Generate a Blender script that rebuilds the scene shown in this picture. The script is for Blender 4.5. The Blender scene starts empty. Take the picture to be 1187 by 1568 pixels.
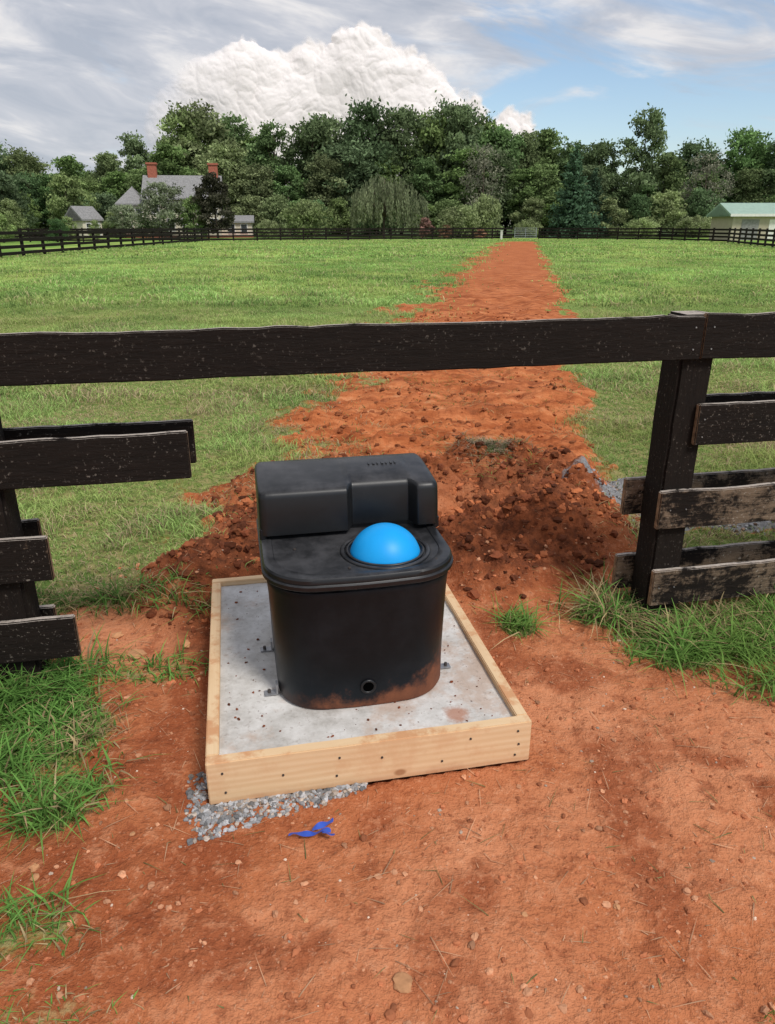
import bpy, math, numpy as np, random, os
from mathutils import Vector, Matrix
random.seed(3)
R = np.random.RandomState(11)
scene = bpy.context.scene
COL = scene.collection
ANG = math.radians(11.55)
CA, SA = math.cos(ANG), math.sin(ANG)
def L(s1, s2): return (s1*CA - s2*SA, s1*SA + s2*CA)

# ------------------------------------------------------------------ node helpers
def add(nt, typ, props=None, ins=None):
    n = nt.nodes.new(typ)
    for k, v in (props or {}).items(): setattr(n, k, v)
    for k, v in (ins or {}).items():
        if isinstance(v, bpy.types.NodeSocket): nt.links.new(v, n.inputs[k])
        else: n.inputs[k].default_value = v
    return n
def c4(c): return (c[0], c[1], c[2], 1.0)
def new_mat(name):
    m = bpy.data.materials.new(name); m.use_nodes = True
    nt = m.node_tree; return m, nt, nt.nodes['Principled BSDF']
def noise(nt, vec, scale, detail=4, rough=.6, dist=0.0):
    n = add(nt, 'ShaderNodeTexNoise', None, {'Vector': vec, 'Scale': scale, 'Detail': detail, 'Roughness': rough, 'Distortion': dist})
    return n.outputs[0]
def ramp(nt, fac, stops):
    n = add(nt, 'ShaderNodeValToRGB', None, {0: fac}); cr = n.color_ramp
    while len(cr.elements) < len(stops): cr.elements.new(.5)
    for e, (p, c) in zip(cr.elements, stops):
        e.position = p; e.color = c4(c) if not isinstance(c, (int, float)) else (c, c, c, 1)
    return n.outputs[0]
def mix(nt, fac, a, b, blend='MIX'):
    n = add(nt, 'ShaderNodeMix', {'data_type': 'RGBA', 'blend_type': blend}, {0: fac})
    for i, v in ((6, a), (7, b)):
        if isinstance(v, bpy.types.NodeSocket): nt.links.new(v, n.inputs[i])
        else: n.inputs[i].default_value = c4(v)
    return n.outputs[2]
def M(nt, op, a, b=0.0, c=None, clamp=False):
    ins = {0: a, 1: b}
    if c is not None: ins[2] = c
    n = add(nt, 'ShaderNodeMath', {'operation': op, 'use_clamp': clamp}, ins); return n.outputs[0]
def sstep(nt, v, a, b):
    n = add(nt, 'ShaderNodeMapRange', {'interpolation_type': 'SMOOTHSTEP'}, {0: v, 1: a, 2: b, 3: 0.0, 4: 1.0}); return n.outputs[0]
def objvec(nt, scale=None):
    tc = add(nt, 'ShaderNodeTexCoord')
    if scale is None: return tc.outputs['Object']
    mp = add(nt, 'ShaderNodeMapping', None, {'Vector': tc.outputs['Object'], 'Scale': scale}); return mp.outputs[0]
def bump(nt, bsdf, h, strength=.5, dist=.01):
    b = add(nt, 'ShaderNodeBump', None, {'Height': h, 'Strength': strength, 'Distance': dist})
    nt.links.new(b.outputs[0], bsdf.inputs['Normal'])
def setc(nt, bsdf, col, rough=.8, spec=.3):
    if isinstance(col, bpy.types.NodeSocket): nt.links.new(col, bsdf.inputs['Base Color'])
    else: bsdf.inputs['Base Color'].default_value = c4(col)
    if isinstance(rough, bpy.types.NodeSocket): nt.links.new(rough, bsdf.inputs['Roughness'])
    else: bsdf.inputs['Roughness'].default_value = rough
    bsdf.inputs['Specular IOR Level'].default_value = spec

# ------------------------------------------------------------------ numpy noise
TAB = R.rand(256, 256)
def vn(x, y):
    xi = np.floor(x).astype(int); yi = np.floor(y).astype(int)
    fx = x-xi; fy = y-yi; fx = fx*fx*(3-2*fx); fy = fy*fy*(3-2*fy)
    a = TAB[xi & 255, yi & 255]; b = TAB[(xi+1) & 255, yi & 255]
    c = TAB[xi & 255, (yi+1) & 255]; d = TAB[(xi+1) & 255, (yi+1) & 255]
    return (a*(1-fx)+b*fx)*(1-fy)+(c*(1-fx)+d*fx)*fy
def fbm(x, y, o=4, s=0.0):
    r = 0; a = .5; t = 0
    for i in range(o):
        r = r + a*vn(x+s+i*17.3, y+s*1.7+i*9.1); t += a; a *= .5; x = x*2.03; y = y*2.03
    return r/t
def worley(x, y, s=0):
    xi = np.floor(x).astype(int); yi = np.floor(y).astype(int); best = np.full(x.shape, 9.0)
    for i in (-1, 0, 1):
        for j in (-1, 0, 1):
            px = TAB[(xi+i+s) & 255, (yi+j) & 255]; py = TAB[(yi+j+37) & 255, (xi+i+91+s) & 255]
            best = np.minimum(best, (xi+i+px-x)**2+(yi+j+py-y)**2)
    return best   # squared distance
def ss(a, b, x):
    t = np.clip((x-a)/(b-a), 0, 1); return t*t*(3-2*t)

FRONT = [(-1.42, 2.08, .50, .36, 1.0), (-2.1, 2.2, .7, .5, 1.0), (-.98, 2.42, .28, .10, .45), (-.90, 1.30, .20, .13, .50),
         (-.78, 1.10, .22, .09, .36), (1.55, 2.72, .62, .30, 1.0), (1.05, 2.86, .34, .12, .85), (.57, 2.76, .09, .10, .95),
         (2.2, 2.6, .7, .5, 1.0), (1.75, 2.35, .45, .2, .9), (-.95, 2.95, .35, .12, .35), (.95, 1.10, .12, .06, .4), (-1.0, 1.75, .16, .14, .6),
         (.68, 4.86, .13, .09, .9)]
def zone(X, Y):
    n1 = fbm(X*1.1, Y*1.1, 4, 3.1)-.5; n2 = fbm(X*5, Y*5, 3, 8.0)-.5
    s2 = -SA*X+CA*Y
    Lx = np.interp(Y, [3.3, 3.7, 7.55, 16, 27, 82], [-1.05, -.98, -.80, .60, 2.0, 11.7])
    Rx = np.interp(Y, [2.9, 3.9, 7.55, 16, 27, 82], [1.45, 1.2, 1.93, 3.66, 5.76, 15.5])
    sc = np.clip(Y/8, .6, 1.7)
    dl = Lx-X; dr = X-Rx
    nn = (n1*1.3+n2*1.2)*sc
    wl = .30+.05*np.clip(Y, 0, 20)
    gl = ss(-wl, wl, dl+nn*1.2+.05); gr = ss(-.2, .3, dr+nn*.5)
    g = np.maximum(gl, gr)
    g = np.maximum(g, ss(80, 86, Y))
    g = g*ss(2.85, 3.25, s2+n1*.6)
    f = 0*X
    for (cx, cy, rx, ry, st) in FRONT:
        d = np.sqrt(((X-cx)/rx)**2+((Y-cy)/ry)**2)
        f = np.maximum(f, st*ss(1.25, .55, d+n1*.9+n2*.8))
    side = ss(3.2, 4.5, np.abs(X))*ss(-.5, .1, 3.3-Y)
    g = np.maximum(np.maximum(g, f), side)
    dk = 0*X
    for (cx, cy, rx, ry, st) in [(-.78, 3.15, .36, .40, 1), (-.55, 3.5, .45, .4, 1), (.62, 3.45, .42, .42, 1), (.9, 3.9, .45, .45, .8), (.45, 4.4, .9, .5, .55), (-.45, 4.3, .5, .7, .6), (-.75, 2.75, .16, .25, .8)]:
        d = np.sqrt(((X-cx)/rx)**2+((Y-cy)/ry)**2)
        dk = np.maximum(dk, st*ss(1.3, .5, d+n1*.7+n2*.5))
    gv = 0*X
    for (cx, cy, rx, ry, st) in [(2.3, 4.2, 1.15, .42, 1), (3.4, 4.3, 1.3, .5, 1)]:
        d = np.sqrt(((X-cx)/rx)**2+((Y-cy)/ry)**2)
        gv = np.maximum(gv, st*ss(1.15, .75, d+n1*.5+n2*.5))
    g = g*(1-gv)*(1-dk*.8*ss(2.9, 3.1, Y)*ss(4.9, 4.3, Y))
    return g, dk, gv
def hgt(X, Y):
    g, dk, gv = zone(X, Y)
    near = ss(14, 5, Y)
    h = (fbm(X*1.7, Y*1.7, 3, 1.0)-.5)*.04*near + (fbm(X*9, Y*9, 4, 5.0)-.5)*.026*near + (fbm(X*32, Y*32, 2, 2.0)-.5)*.010*near
    r1 = 1-np.sqrt(worley(X*5.5+2*vn(X*5, Y*5), Y*5.5+2*vn(Y*5, X*5), 3)); r2 = 1-np.sqrt(worley(X*15+3*vn(X*9, Y*9), Y*15, 8)); r3 = 1-np.sqrt(worley(X*34, Y*34+3*vn(X*20, Y*20), 5))
    h = h + dk*(fbm(X*3.3, Y*3.3, 4, 12.0)*.19-.05+r1*.085+r2*.040+r3*.014)*ss(2.5, 3.1, Y)
    for (cx, cy, rx, ry, a) in ((.86, 3.66, .42, .38, .15), (-.66, 3.42, .4, .32, .08), (.70, 4.86, .32, .24, .13), (1.1, 4.35, .32, .25, .11), (.1, 4.0, .6, .3, .07)):
        d = ((X-cx)/rx)**2+((Y-cy)/ry)**2; h = h + a*np.exp(-d*1.4)*(.5+1.0*fbm(X*6, Y*6, 3, 33))
    tr = (1-g)*ss(3.2, 4.2, Y)*ss(40, 14, Y)
    h = h + tr*((fbm(X*2.6, Y*6.5, 4, 22.0)-.45)*.22+r1*.05*ss(14, 5, Y)+r2*.03*ss(9, 4, Y))
    h = h + gv*.006
    s1 = CA*X+SA*Y; s2 = -SA*X+CA*Y
    dx = np.maximum(np.abs(s1-.33)-.5, 0); dy = np.maximum(np.abs(s2-2.41)-.61, 0)
    d = np.sqrt(dx*dx+dy*dy); k = ss(.02, .22, d)
    h = h*k + (1-k)*(-.002) - .03*(d <= 0.001)
    return h

def mesh_np(name, V, loops, sizes, mat, attrs=None, smooth=False, mats=None, midx=None):
    me = bpy.data.meshes.new(name)
    me.vertices.add(len(V)); me.vertices.foreach_set('co', V.astype(np.float32).ravel())
    me.loops.add(len(loops)); me.loops.foreach_set('vertex_index', loops.astype(np.int32))
    sizes = sizes.astype(np.int32); starts = np.concatenate([[0], np.cumsum(sizes)[:-1]]).astype(np.int32)
    me.polygons.add(len(sizes)); me.polygons.foreach_set('loop_start', starts)
    me.polygons.foreach_set('use_smooth', np.full(len(sizes), smooth))
    for nm, A in (attrs or {}).items():
        at = me.attributes.new(nm, 'FLOAT_COLOR', 'POINT')
        a4 = np.ones((len(V), 4), np.float32); a4[:, :A.shape[1]] = A; at.data.foreach_set('color', a4.ravel())
    for m_ in (mats or [mat]): me.materials.append(m_)
    if midx is not None: me.polygons.foreach_set('material_index', midx.astype(np.int32))
    me.update(calc_edges=True); me.validate()
    return me
def obj(name, me, parent=None, loc=(0, 0, 0), rz=0.0):
    o = bpy.data.objects.new(name, me); COL.objects.link(o); o.location = loc; o.rotation_euler = (0, 0, rz)
    if parent: o.parent = parent
    return o
def empty(name, loc=(0, 0, 0), rz=0.0):
    return obj(name, None, None, loc, rz)

# ------------------------------------------------------------------ materials
def mat_ground():
    m, nt, b = new_mat('ground_soil_and_turf')
    v = objvec(nt); at = add(nt, 'ShaderNodeAttribute', {'attribute_name': 'zone'})
    sp = add(nt, 'ShaderNodeSeparateColor', None, {0: at.outputs['Color']})
    g, dk, gv = sp.outputs[0], sp.outputs[1], sp.outputs[2]
    at2 = add(nt, 'ShaderNodeAttribute', {'attribute_name': 'tone'})
    sp2 = add(nt, 'ShaderNodeSeparateColor', None, {0: at2.outputs['Color']})
    n1, nm, nt_ = sp2.outputs[0], sp2.outputs[1], sp2.outputs[2]
    n2 = noise(nt, v, 13, 4, .70); n3 = noise(nt, v, 75, 3, .72)
    d = ramp(nt, n1, [(.30, (.33, .096, .036)), (.5, (.46, .155, .064)), (.70, (.57, .225, .108))])
    d = mix(nt, M(nt, 'MULTIPLY', sstep(nt, nm, .50, .68), .8), d, (.28, .074, .028))
    d = mix(nt, M(nt, 'MULTIPLY', sstep(nt, n2, .52, .66), .42), d, (.63, .28, .145))
    d = mix(nt, M(nt, 'MULTIPLY', sstep(nt, n2, .46, .34), .55), d, (.23, .060, .024))
    d = mix(nt, M(nt, 'MULTIPLY', sstep(nt, n3, .56, .70), .42), d, (.66, .35, .21))
    d = mix(nt, M(nt, 'MULTIPLY', sstep(nt, n3, .42, .30), .45), d, (.19, .05, .022))
    mp = add(nt, 'ShaderNodeMapping', None, {'Vector': v, 'Scale': (.8, 3.6, 1.0)})
    st = noise(nt, mp.outputs[0], 1.8, 5, .74)
    trk = ramp(nt, st, [(.35, (.20, .052, .019)), (.46, (.38, .108, .036)), (.58, (.56, .190, .070)), (.72, (.66, .31, .15))])
    geo = add(nt, 'ShaderNodeSeparateXYZ', None, {0: v})
    d = mix(nt, M(nt, 'MULTIPLY', sstep(nt, geo.outputs[1], 3.2, 5.5), .85), d, trk)
    soil = mix(nt, sstep(nt, n2, .35, .65), (.080, .026, .013), (.26, .074, .028))
    d = mix(nt, M(nt, 'MULTIPLY', dk, .88), d, soil)
    grav = mix(nt, n3, (.08, .075, .07), (.42, .42, .43))
    d = mix(nt, sstep(nt, M(nt, 'ADD', gv, M(nt, 'MULTIPLY', M(nt, 'SUBTRACT', n2, .5), .7)), .4, .6), d, grav)
    far = sstep(nt, geo.outputs[1], 5, 26)
    t_near = mix(nt, sstep(nt, n2, .38, .66), (.12, .19, .040), (.31, .26, .11))
    t_far = mix(nt, sstep(nt, nt_, .38, .62), (.16, .30, .050), (.33, .43, .10))
    t_far = mix(nt, M(nt, 'MULTIPLY', sstep(nt, nm, .46, .62), .6), t_far, (.12, .21, .04))
    t_far = mix(nt, M(nt, 'MULTIPLY', sstep(nt, st, .52, .70), .38), t_far, (.38, .35, .14))
    t = mix(nt, far, t_near, t_far)
    gm = sstep(nt, M(nt, 'ADD', g, M(nt, 'MULTIPLY', M(nt, 'SUBTRACT', n2, .5), 1.2)), .32, .68)
    col = mix(nt, gm, d, t)
    wood = sstep(nt, geo.outputs[1], 100, 112)
    col = mix(nt, wood, col, (.05, .08, .02))
    setc(nt, b, col, .95, .12)
    bump(nt, b, noise(nt, v, 26, 4, .72), .7, .035)
    return m
def mat_blade(name, transl=.35):
    m = bpy.data.materials.new(name); m.use_nodes = True; nt = m.node_tree
    for n in list(nt.nodes): nt.nodes.remove(n)
    at = add(nt, 'ShaderNodeAttribute', {'attribute_name': 'col'})
    oi = add(nt, 'ShaderNodeObjectInfo')
    hs = add(nt, 'ShaderNodeHueSaturation', None, {'Color': at.outputs['Color'],
        'Hue': M(nt, 'ADD', .485, M(nt, 'MULTIPLY', oi.outputs['Random'], .03)), 'Saturation': M(nt, 'ADD', .80, M(nt, 'MULTIPLY', oi.outputs['Random'], .25)),
        'Value': M(nt, 'ADD', .80, M(nt, 'MULTIPLY', M(nt, 'FRACT', M(nt, 'MULTIPLY', oi.outputs['Random'], 7.3)), .5))})
    d = add(nt, 'ShaderNodeBsdfDiffuse', None, {'Color': hs.outputs[0]})
    t = add(nt, 'ShaderNodeBsdfTranslucent', None, {'Color': hs.outputs[0]})
    mx = add(nt, 'ShaderNodeMixShader', None, {0: transl, 1: d.outputs[0], 2: t.outputs[0]})
    add(nt, 'ShaderNodeOutputMaterial', None, {0: mx.outputs[0]})
    return m
def mat_attr(name, rough=.95):
    m, nt, b = new_mat(name); at = add(nt, 'ShaderNodeAttribute', {'attribute_name': 'col'})
    n = noise(nt, objvec(nt), 60, 3)
    setc(nt, b, mix(nt, M(nt, 'MULTIPLY', n, .5), at.outputs['Color'], (.02, .015, .01)), rough, .15); return m
def mat_simple(name, col, rough=.7, spec=.3, var=.25, scale=8, bs=.2, metal=0.0):
    m, nt, b = new_mat(name); v = objvec(nt); n = noise(nt, v, scale, 3, .65)
    lo = tuple(x*(1-var) for x in col); hi = tuple(min(1, x*(1+var)) for x in col)
    setc(nt, b, ramp(nt, n, [(.3, lo), (.7, hi)]), rough, spec)
    if bs > .15: bump(nt, b, n, bs, .01)
    b.inputs['Metallic'].default_value = metal
    return m
def mat_fence(name, wear, spk=.3):
    m, nt, b = new_mat(name)
    v = objvec(nt, (1.6, 12, 12)); v2 = objvec(nt)
    gr = noise(nt, v, 6, 4, .7, .4); bl = noise(nt, v2, 7, 6, .78, .3); fn = noise(nt, v2, 75, 3, .7)
    paint = mix(nt, gr, (.004, .0035, .003), (.019, .013, .010))
    wood = mix(nt, gr, (.060, .040, .026), (.24, .175, .120))
    w = sstep(nt, M(nt, 'ADD', M(nt, 'MULTIPLY', bl, .75), M(nt, 'MULTIPLY', gr, .25)), .70-wear*.24, .82-wear*.24)
    col = mix(nt, w, paint, wood)
    col = mix(nt, M(nt, 'MULTIPLY', M(nt, 'MULTIPLY', sstep(nt, fn, .58, .70), spk), sstep(nt, bl, .42, .6)), col, (.34, .30, .25))
    geo = add(nt, 'ShaderNodeNewGeometry'); s = add(nt, 'ShaderNodeSeparateXYZ', None, {0: geo.outputs['Normal']})
    top = M(nt, 'MULTIPLY', sstep(nt, s.outputs[2], .25, .6), sstep(nt, bl, .36, .48))
    col = mix(nt, M(nt, 'MULTIPLY', top, .9), col, mix(nt, fn, (.18, .14, .11), (.70, .62, .54)))
    setc(nt, b, col, .8, .15)
    bump(nt, b, M(nt, 'ADD', gr, M(nt, 'MULTIPLY', bl, .8)), .6, .008)
    return m
def mat_lumber():
    m, nt, b = new_mat('new_pine_lumber')
    v = objvec(nt, (1.0, 22, 22)); v2 = objvec(nt)
    g = noise(nt, v, 2.2, 4, .6, .6); n5 = noise(nt, v2, 6, 5, .7)
    w = add(nt, 'ShaderNodeTexWave', {'bands_direction': 'Z'}, {'Vector': objvec(nt, (.5, 1, 3.2)), 'Scale': 4.5, 'Distortion': 3.2, 'Detail': 3.0, 'Detail Scale': 1.4})
    col = mix(nt, g, (.64, .42, .23), (.82, .62, .39))
    col = mix(nt, M(nt, 'MULTIPLY', w.outputs['Fac'], .32), col, (.58, .34, .16))
    vo = add(nt, 'ShaderNodeTexVoronoi', None, {'Vector': objvec(nt, (5, 5, 8)), 'Scale': 1.0})
    col = mix(nt, M(nt, 'MULTIPLY', sstep(nt, vo.outputs['Distance'], .13, .07), .8), col, (.25, .11, .045))
    st = sstep(nt, n5, .48, .62)
    geo = add(nt, 'ShaderNodeNewGeometry'); s = add(nt, 'ShaderNodeSeparateXYZ', None, {0: geo.outputs['Normal']})
    top = sstep(nt, s.outputs[2], .4, .8)
    col = mix(nt, M(nt, 'MULTIPLY', st, M(nt, 'ADD', .24, M(nt, 'MULTIPLY', top, .55))), col, (.55, .25, .11))
    z = add(nt, 'ShaderNodeSeparateXYZ', None, {0: v2})
    low = M(nt, 'MULTIPLY', sstep(nt, M(nt, 'ADD', z.outputs[2], M(nt, 'MULTIPLY', n5, .08)), .075, .02), .75)
    col = mix(nt, low, col, (.43, .18, .085))
    setc(nt, b, col, .75, .2); bump(nt, b, g, .25, .003); return m
def mat_concrete():
    m, nt, b = new_mat('fresh_concrete'); v = objvec(nt)
    n = noise(nt, v, 5, 6, .72); f = noise(nt, v, 55, 4, .7)
    col = ramp(nt, n, [(.32, (.36, .335, .30)), (.48, (.55, .525, .49)), (.66, (.72, .70, .67))])
    col = mix(nt, M(nt, 'MULTIPLY', sstep(nt, noise(nt, v, 3.2, 5, .74), .50, .64), .6), col, (.46, .31, .22))
    col = mix(nt, M(nt, 'MULTIPLY', sstep(nt, f, .56, .70), .5), col, (.26, .21, .18))
    geo = add(nt, 'ShaderNodeVectorMath', {'operation': 'DISTANCE'}, {0: v, 1: (.285, -.50, .13)})
    sp = sstep(nt, M(nt, 'ADD', geo.outputs['Value'], M(nt, 'MULTIPLY', M(nt, 'SUBTRACT', n, .5), .12)), .055, .025)
    col = mix(nt, M(nt, 'MULTIPLY', sp, .75), col, (.40, .16, .08))
    setc(nt, b, col, .9, .2); bump(nt, b, f, .3, .005); return m
def mat_plastic(name, muddy):
    m, nt, b = new_mat(name); v = objvec(nt)
    n = noise(nt, v, 5, 5, .7)
    col = mix(nt, sstep(nt, n, .4, .8), (.0055, .006, .007), (.012, .0125, .014))
    r = ramp(nt, n, [(.3, .34), (.7, .46)])
    geo = add(nt, 'ShaderNodeNewGeometry'); s = add(nt, 'ShaderNodeSeparateXYZ', None, {0: geo.outputs['Normal']})
    dust = M(nt, 'MULTIPLY', M(nt, 'MULTIPLY', sstep(nt, s.outputs[2], .6, .95), sstep(nt, n, .32, .72)), .34)
    col = mix(nt, dust, col, (.15, .145, .15))
    if muddy:
        md = noise(nt, v, 8, 5, .72)
        z = add(nt, 'ShaderNodeSeparateXYZ', None, {0: v})
        zz = M(nt, 'ADD', z.outputs[2], M(nt, 'MULTIPLY', M(nt, 'SUBTRACT', md, .5), -.26))
        zz = M(nt, 'SUBTRACT', zz, M(nt, 'MULTIPLY', sstep(nt, z.outputs[0], .0, .26), .08))
        mud = M(nt, 'MULTIPLY', sstep(nt, zz, .195, .115), sstep(nt, z.outputs[0], -.30, -.12))
        col = mix(nt, M(nt, 'MULTIPLY', mud, .85), col, mix(nt, md, (.09, .030, .015), (.34, .125, .058)))
        r = mix(nt, mud, r, (.85, .85, .85))
        b.inputs['Specular Tint'].default_value = (.62, .80, 1.0, 1)
    setc(nt, b, col, r, .30 if muddy else .45); bump(nt, b, n, .1, .004); return m
def mat_ball():
    m, nt, b = new_mat('blue_ball_plastic'); v = objvec(nt); n = noise(nt, v, 14, 3)
    setc(nt, b, mix(nt, n, (.003, .30, .72), (.006, .36, .82)), .45, .35); return m
GROUND = mat_ground(); BLADE = mat_blade('grass_blades'); LEAF = mat_blade('tree_leaves', .28)
BARK = mat_simple('bark', (.11, .085, .065), .95, .1, .5, 3, .1)
F_DARK = mat_fence('black_fence_paint', .14, .25); F_MID = mat_fence('worn_fence_paint', .48, .6); F_WORN = mat_fence('weathered_fence_board', 1.02, .8)
ENDG = mat_simple('weathered_end_grain', (.20, .125, .075), .9, .1, .5, 40, .5); LUMB = mat_lumber(); CONC = mat_concrete(); PLAST = mat_plastic('black_polyethylene', False); PLMUD = mat_plastic('muddy_black_polyethylene', True); BALL = mat_ball()
STEEL = mat_simple('galvanised_steel', (.35, .35, .36), .45, .5, .2, 30, .1, .7)
RUSTY = mat_simple('dark_screw', (.05, .04, .035), .6, .4, .2, 8, 0)
ROCKM = mat_attr('stones_and_clods')

# ------------------------------------------------------------------ ground sheet
def axis(lo, hi, step, gro, far_lo, far_hi):
    a = list(np.arange(lo, hi, step)); s = step
    x = a[-1]
    while x < far_hi: s *= gro; x += s; a.append(x)
    s = step; x = a[0]; pre = []
    while x > far_lo: s *= gro; x -= s; pre.append(x)
    return np.array(pre[::-1]+a)
xs = axis(-1.8, 2.5, .014, 1.04, -900, 900); ys = axis(.95, 5.6, .012, 1.024, -60, 1500)
GX, GY = np.meshgrid(xs, ys); X = GX.ravel(); Y = GY.ravel()
Z = hgt(X, Y); g, dk, gv = zone(X, Y)
nx, ny = len(xs), len(ys)
i = np.arange(nx*ny).reshape(ny, nx)
Q = np.stack([i[:-1, :-1], i[:-1, 1:], i[1:, 1:], i[1:, :-1]], -1).reshape(-1, 4)
tone = np.stack([fbm(X*1.5, Y*1.5, 5, 30), np.where(Y < 5, fbm(X*4.2, Y*4.2, 5, 44), fbm(X*1.1, Y*1.1, 5, 44)), fbm(X*.30, Y*.30, 5, 50)], 1)
obj('ground', mesh_np('ground', np.stack([X, Y, Z], 1), Q.ravel(), np.full(len(Q), 4), GROUND, {'zone': np.stack([g, dk, gv], 1), 'tone': tone}, True))

# ------------------------------------------------------------------ blades
def blades(name, P, h, w, lean, col, mat=BLADE, upf=1.0):
    n = len(P); az = R.rand(n)*2*math.pi; a2 = az+math.pi/2+(R.rand(n)-.5)*1.6
    dr = np.stack([np.cos(az), np.sin(az), 0*az], 1); sd = np.stack([np.cos(a2), np.sin(a2), 0*az], 1)
    V = np.zeros((n, 7, 3)); C = np.zeros((n, 7, 3)); k = 0
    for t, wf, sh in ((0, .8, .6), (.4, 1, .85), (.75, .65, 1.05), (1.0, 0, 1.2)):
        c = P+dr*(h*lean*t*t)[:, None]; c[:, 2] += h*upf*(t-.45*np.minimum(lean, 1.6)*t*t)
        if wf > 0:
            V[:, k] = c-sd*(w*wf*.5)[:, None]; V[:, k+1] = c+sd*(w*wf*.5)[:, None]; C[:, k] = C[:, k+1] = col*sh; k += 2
        else: V[:, k] = c; C[:, k] = col*sh
    base = (np.arange(n)*7)[:, None]
    lp = base+np.array([0, 1, 3, 2, 2, 3, 5, 4, 4, 5, 6])[None]
    sz = np.tile([4, 4, 3], n)
    return obj(name, mesh_np(name, V.reshape(-1, 3), lp.ravel(), sz, mat, {'col': C.reshape(-1, 3)}))
def gcol(n, X, Y, base, dry, pd):
    k = R.rand(n)
    c = np.array(base)[None]*(.6+.8*R.rand(n))[:, None]*(.68+.64*ss(.35, .65, fbm(X*.45, Y*.45, 4, 90)))[:, None]
    yel = (ss(.42, .62, fbm(X*.9, Y*.9, 3, 4.0))*.6)[:, None]
    c = c*(1-yel)+np.array([c_*f for c_, f in zip(base, (1.55, 1.12, 1.2))])[None]*yel
    pd = pd*(.3+3.2*np.clip(fbm(X*2.2, Y*2.2, 3, 61)-.36, 0, 1)*2)
    dead = (k < pd)[:, None]; return np.where(dead, np.array(dry)[None]*(.6+.7*R.rand(n))[:, None], c)
def scatter(N, x0, x1, y0, y1, wedge=None, pw=1.0):
    Y = y0+(y1-y0)*R.rand(N); X = x0+(x1-x0)*R.rand(N) if wedge is None else (R.rand(N)*2-1)*(wedge*Y+1.2)
    g, dk, gv = zone(X, Y); keep = R.rand(N) < np.clip(g, 0, 1)**pw
    X, Y = X[keep], Y[keep]; return X, Y
def lawn(name, X, Y, h, w, lean, base, pd, dry=(.44, .33, .17)):
    n = len(X); P = np.stack([X, Y, hgt(X, Y)-.003], 1)
    return blades(name, P, h, w, lean, gcol(n, X, Y, base, dry, pd))
X, Y = scatter(120000, -2.6, 3.0, 1.0, 3.05, None, 1.1)
s1 = CA*X+SA*Y; s2 = -SA*X+CA*Y
k = ~((np.abs(s1-.33) < .51) & (np.abs(s2-2.41) < .63)); X, Y = X[k], Y[k]; n = len(X)
cl = np.clip(fbm(X*5, Y*5, 3, 70)*1.9-.3, .22, 1.2)*ss(.7, 2.0, Y)**.8
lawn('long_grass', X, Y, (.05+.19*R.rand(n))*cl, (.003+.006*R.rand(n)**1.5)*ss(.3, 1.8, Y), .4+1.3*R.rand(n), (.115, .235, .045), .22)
tiers = []
for (N, y0, y1, wd, h, w) in ((130000, 3.0, 7.0, .64, (.02, .075), (.003, .006)), (125000, 7, 16, .62, (.03, .09), (.005, .011)),
                      (110000, 16, 40, .60, (.04, .13), (.012, .028)), (80000, 40, 96, .58, (.06, .15), (.03, .07))):
    X, Y = scatter(N, 0, 0, y0, y1, wd)
    k = (X > -21) & (X < 34); X, Y = X[k], Y[k]
    tf = .6+1.2*ss(.40, .70, fbm(X*1.8, Y*1.8, 4, 120))
    tiers.append((X, Y, (h[0]+(h[1]-h[0])*R.rand(len(X)))*tf, w[0]+(w[1]-w[0])*R.rand(len(X))))
X, Y, H, W = (np.concatenate([t[q] for t in tiers]) for q in range(4))
far = ss(4, 22, Y)[:, None]
c = gcol(len(X), X, Y, (.23, .38, .075), (.48, .37, .19), .24)*(1-far)+gcol(len(X), X, Y, (.26, .45, .090), (.48, .42, .18), .12)*far
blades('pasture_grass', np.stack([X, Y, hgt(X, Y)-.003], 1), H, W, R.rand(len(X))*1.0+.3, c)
N = 1500; X = -1.3+2.9*R.rand(N); Y = 1.05+2.6*R.rand(N)
s1 = CA*X+SA*Y; s2 = -SA*X+CA*Y; k = ~((np.abs(s1-.33) < .52) & (np.abs(s2-2.41) < .64)); X, Y = X[k], Y[k]
n = len(X); cc = np.where((R.rand(n) < .7)[:, None], np.array([[.62, .38, .21]]), np.array([[.22, .25, .09]]))*(.6+.6*R.rand(n))[:, None]
blades('dry_straw', np.stack([X, Y, hgt(X, Y)+.004], 1), .010+.055*R.rand(n)**2.6, .0014+.0022*R.rand(n), 1.2+.8*R.rand(n), cc, BLADE, .14)
X = -1.3+3.2*R.rand(8000); Y = 3.3+6.5*R.rand(8000)**1.2; k = fbm(X*2.5, Y*2.5, 3, 81)+.12*R.rand(8000) > .57; X, Y = X[k], Y[k]; n = len(X)
blades('torn_turf', np.stack([X, Y, hgt(X, Y)+.006], 1), .03+.07*R.rand(n), .003+.003*R.rand(n), .8+.9*R.rand(n), gcol(n, X, Y, (.19, .27, .06), (.50, .38, .20), .5), BLADE, .5)
X = .68+.13*R.randn(1100); Y = 4.86+.09*R.randn(1100)
blades('torn_turf', np.stack([X, Y, hgt(X, Y)+.01], 1), .03+.08*R.rand(1100), .003+.003*R.rand(1100), .8+.9*R.rand(1100), gcol(1100, X, Y, (.20, .29, .07), (.46, .36, .20), .35), BLADE, .6)

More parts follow.
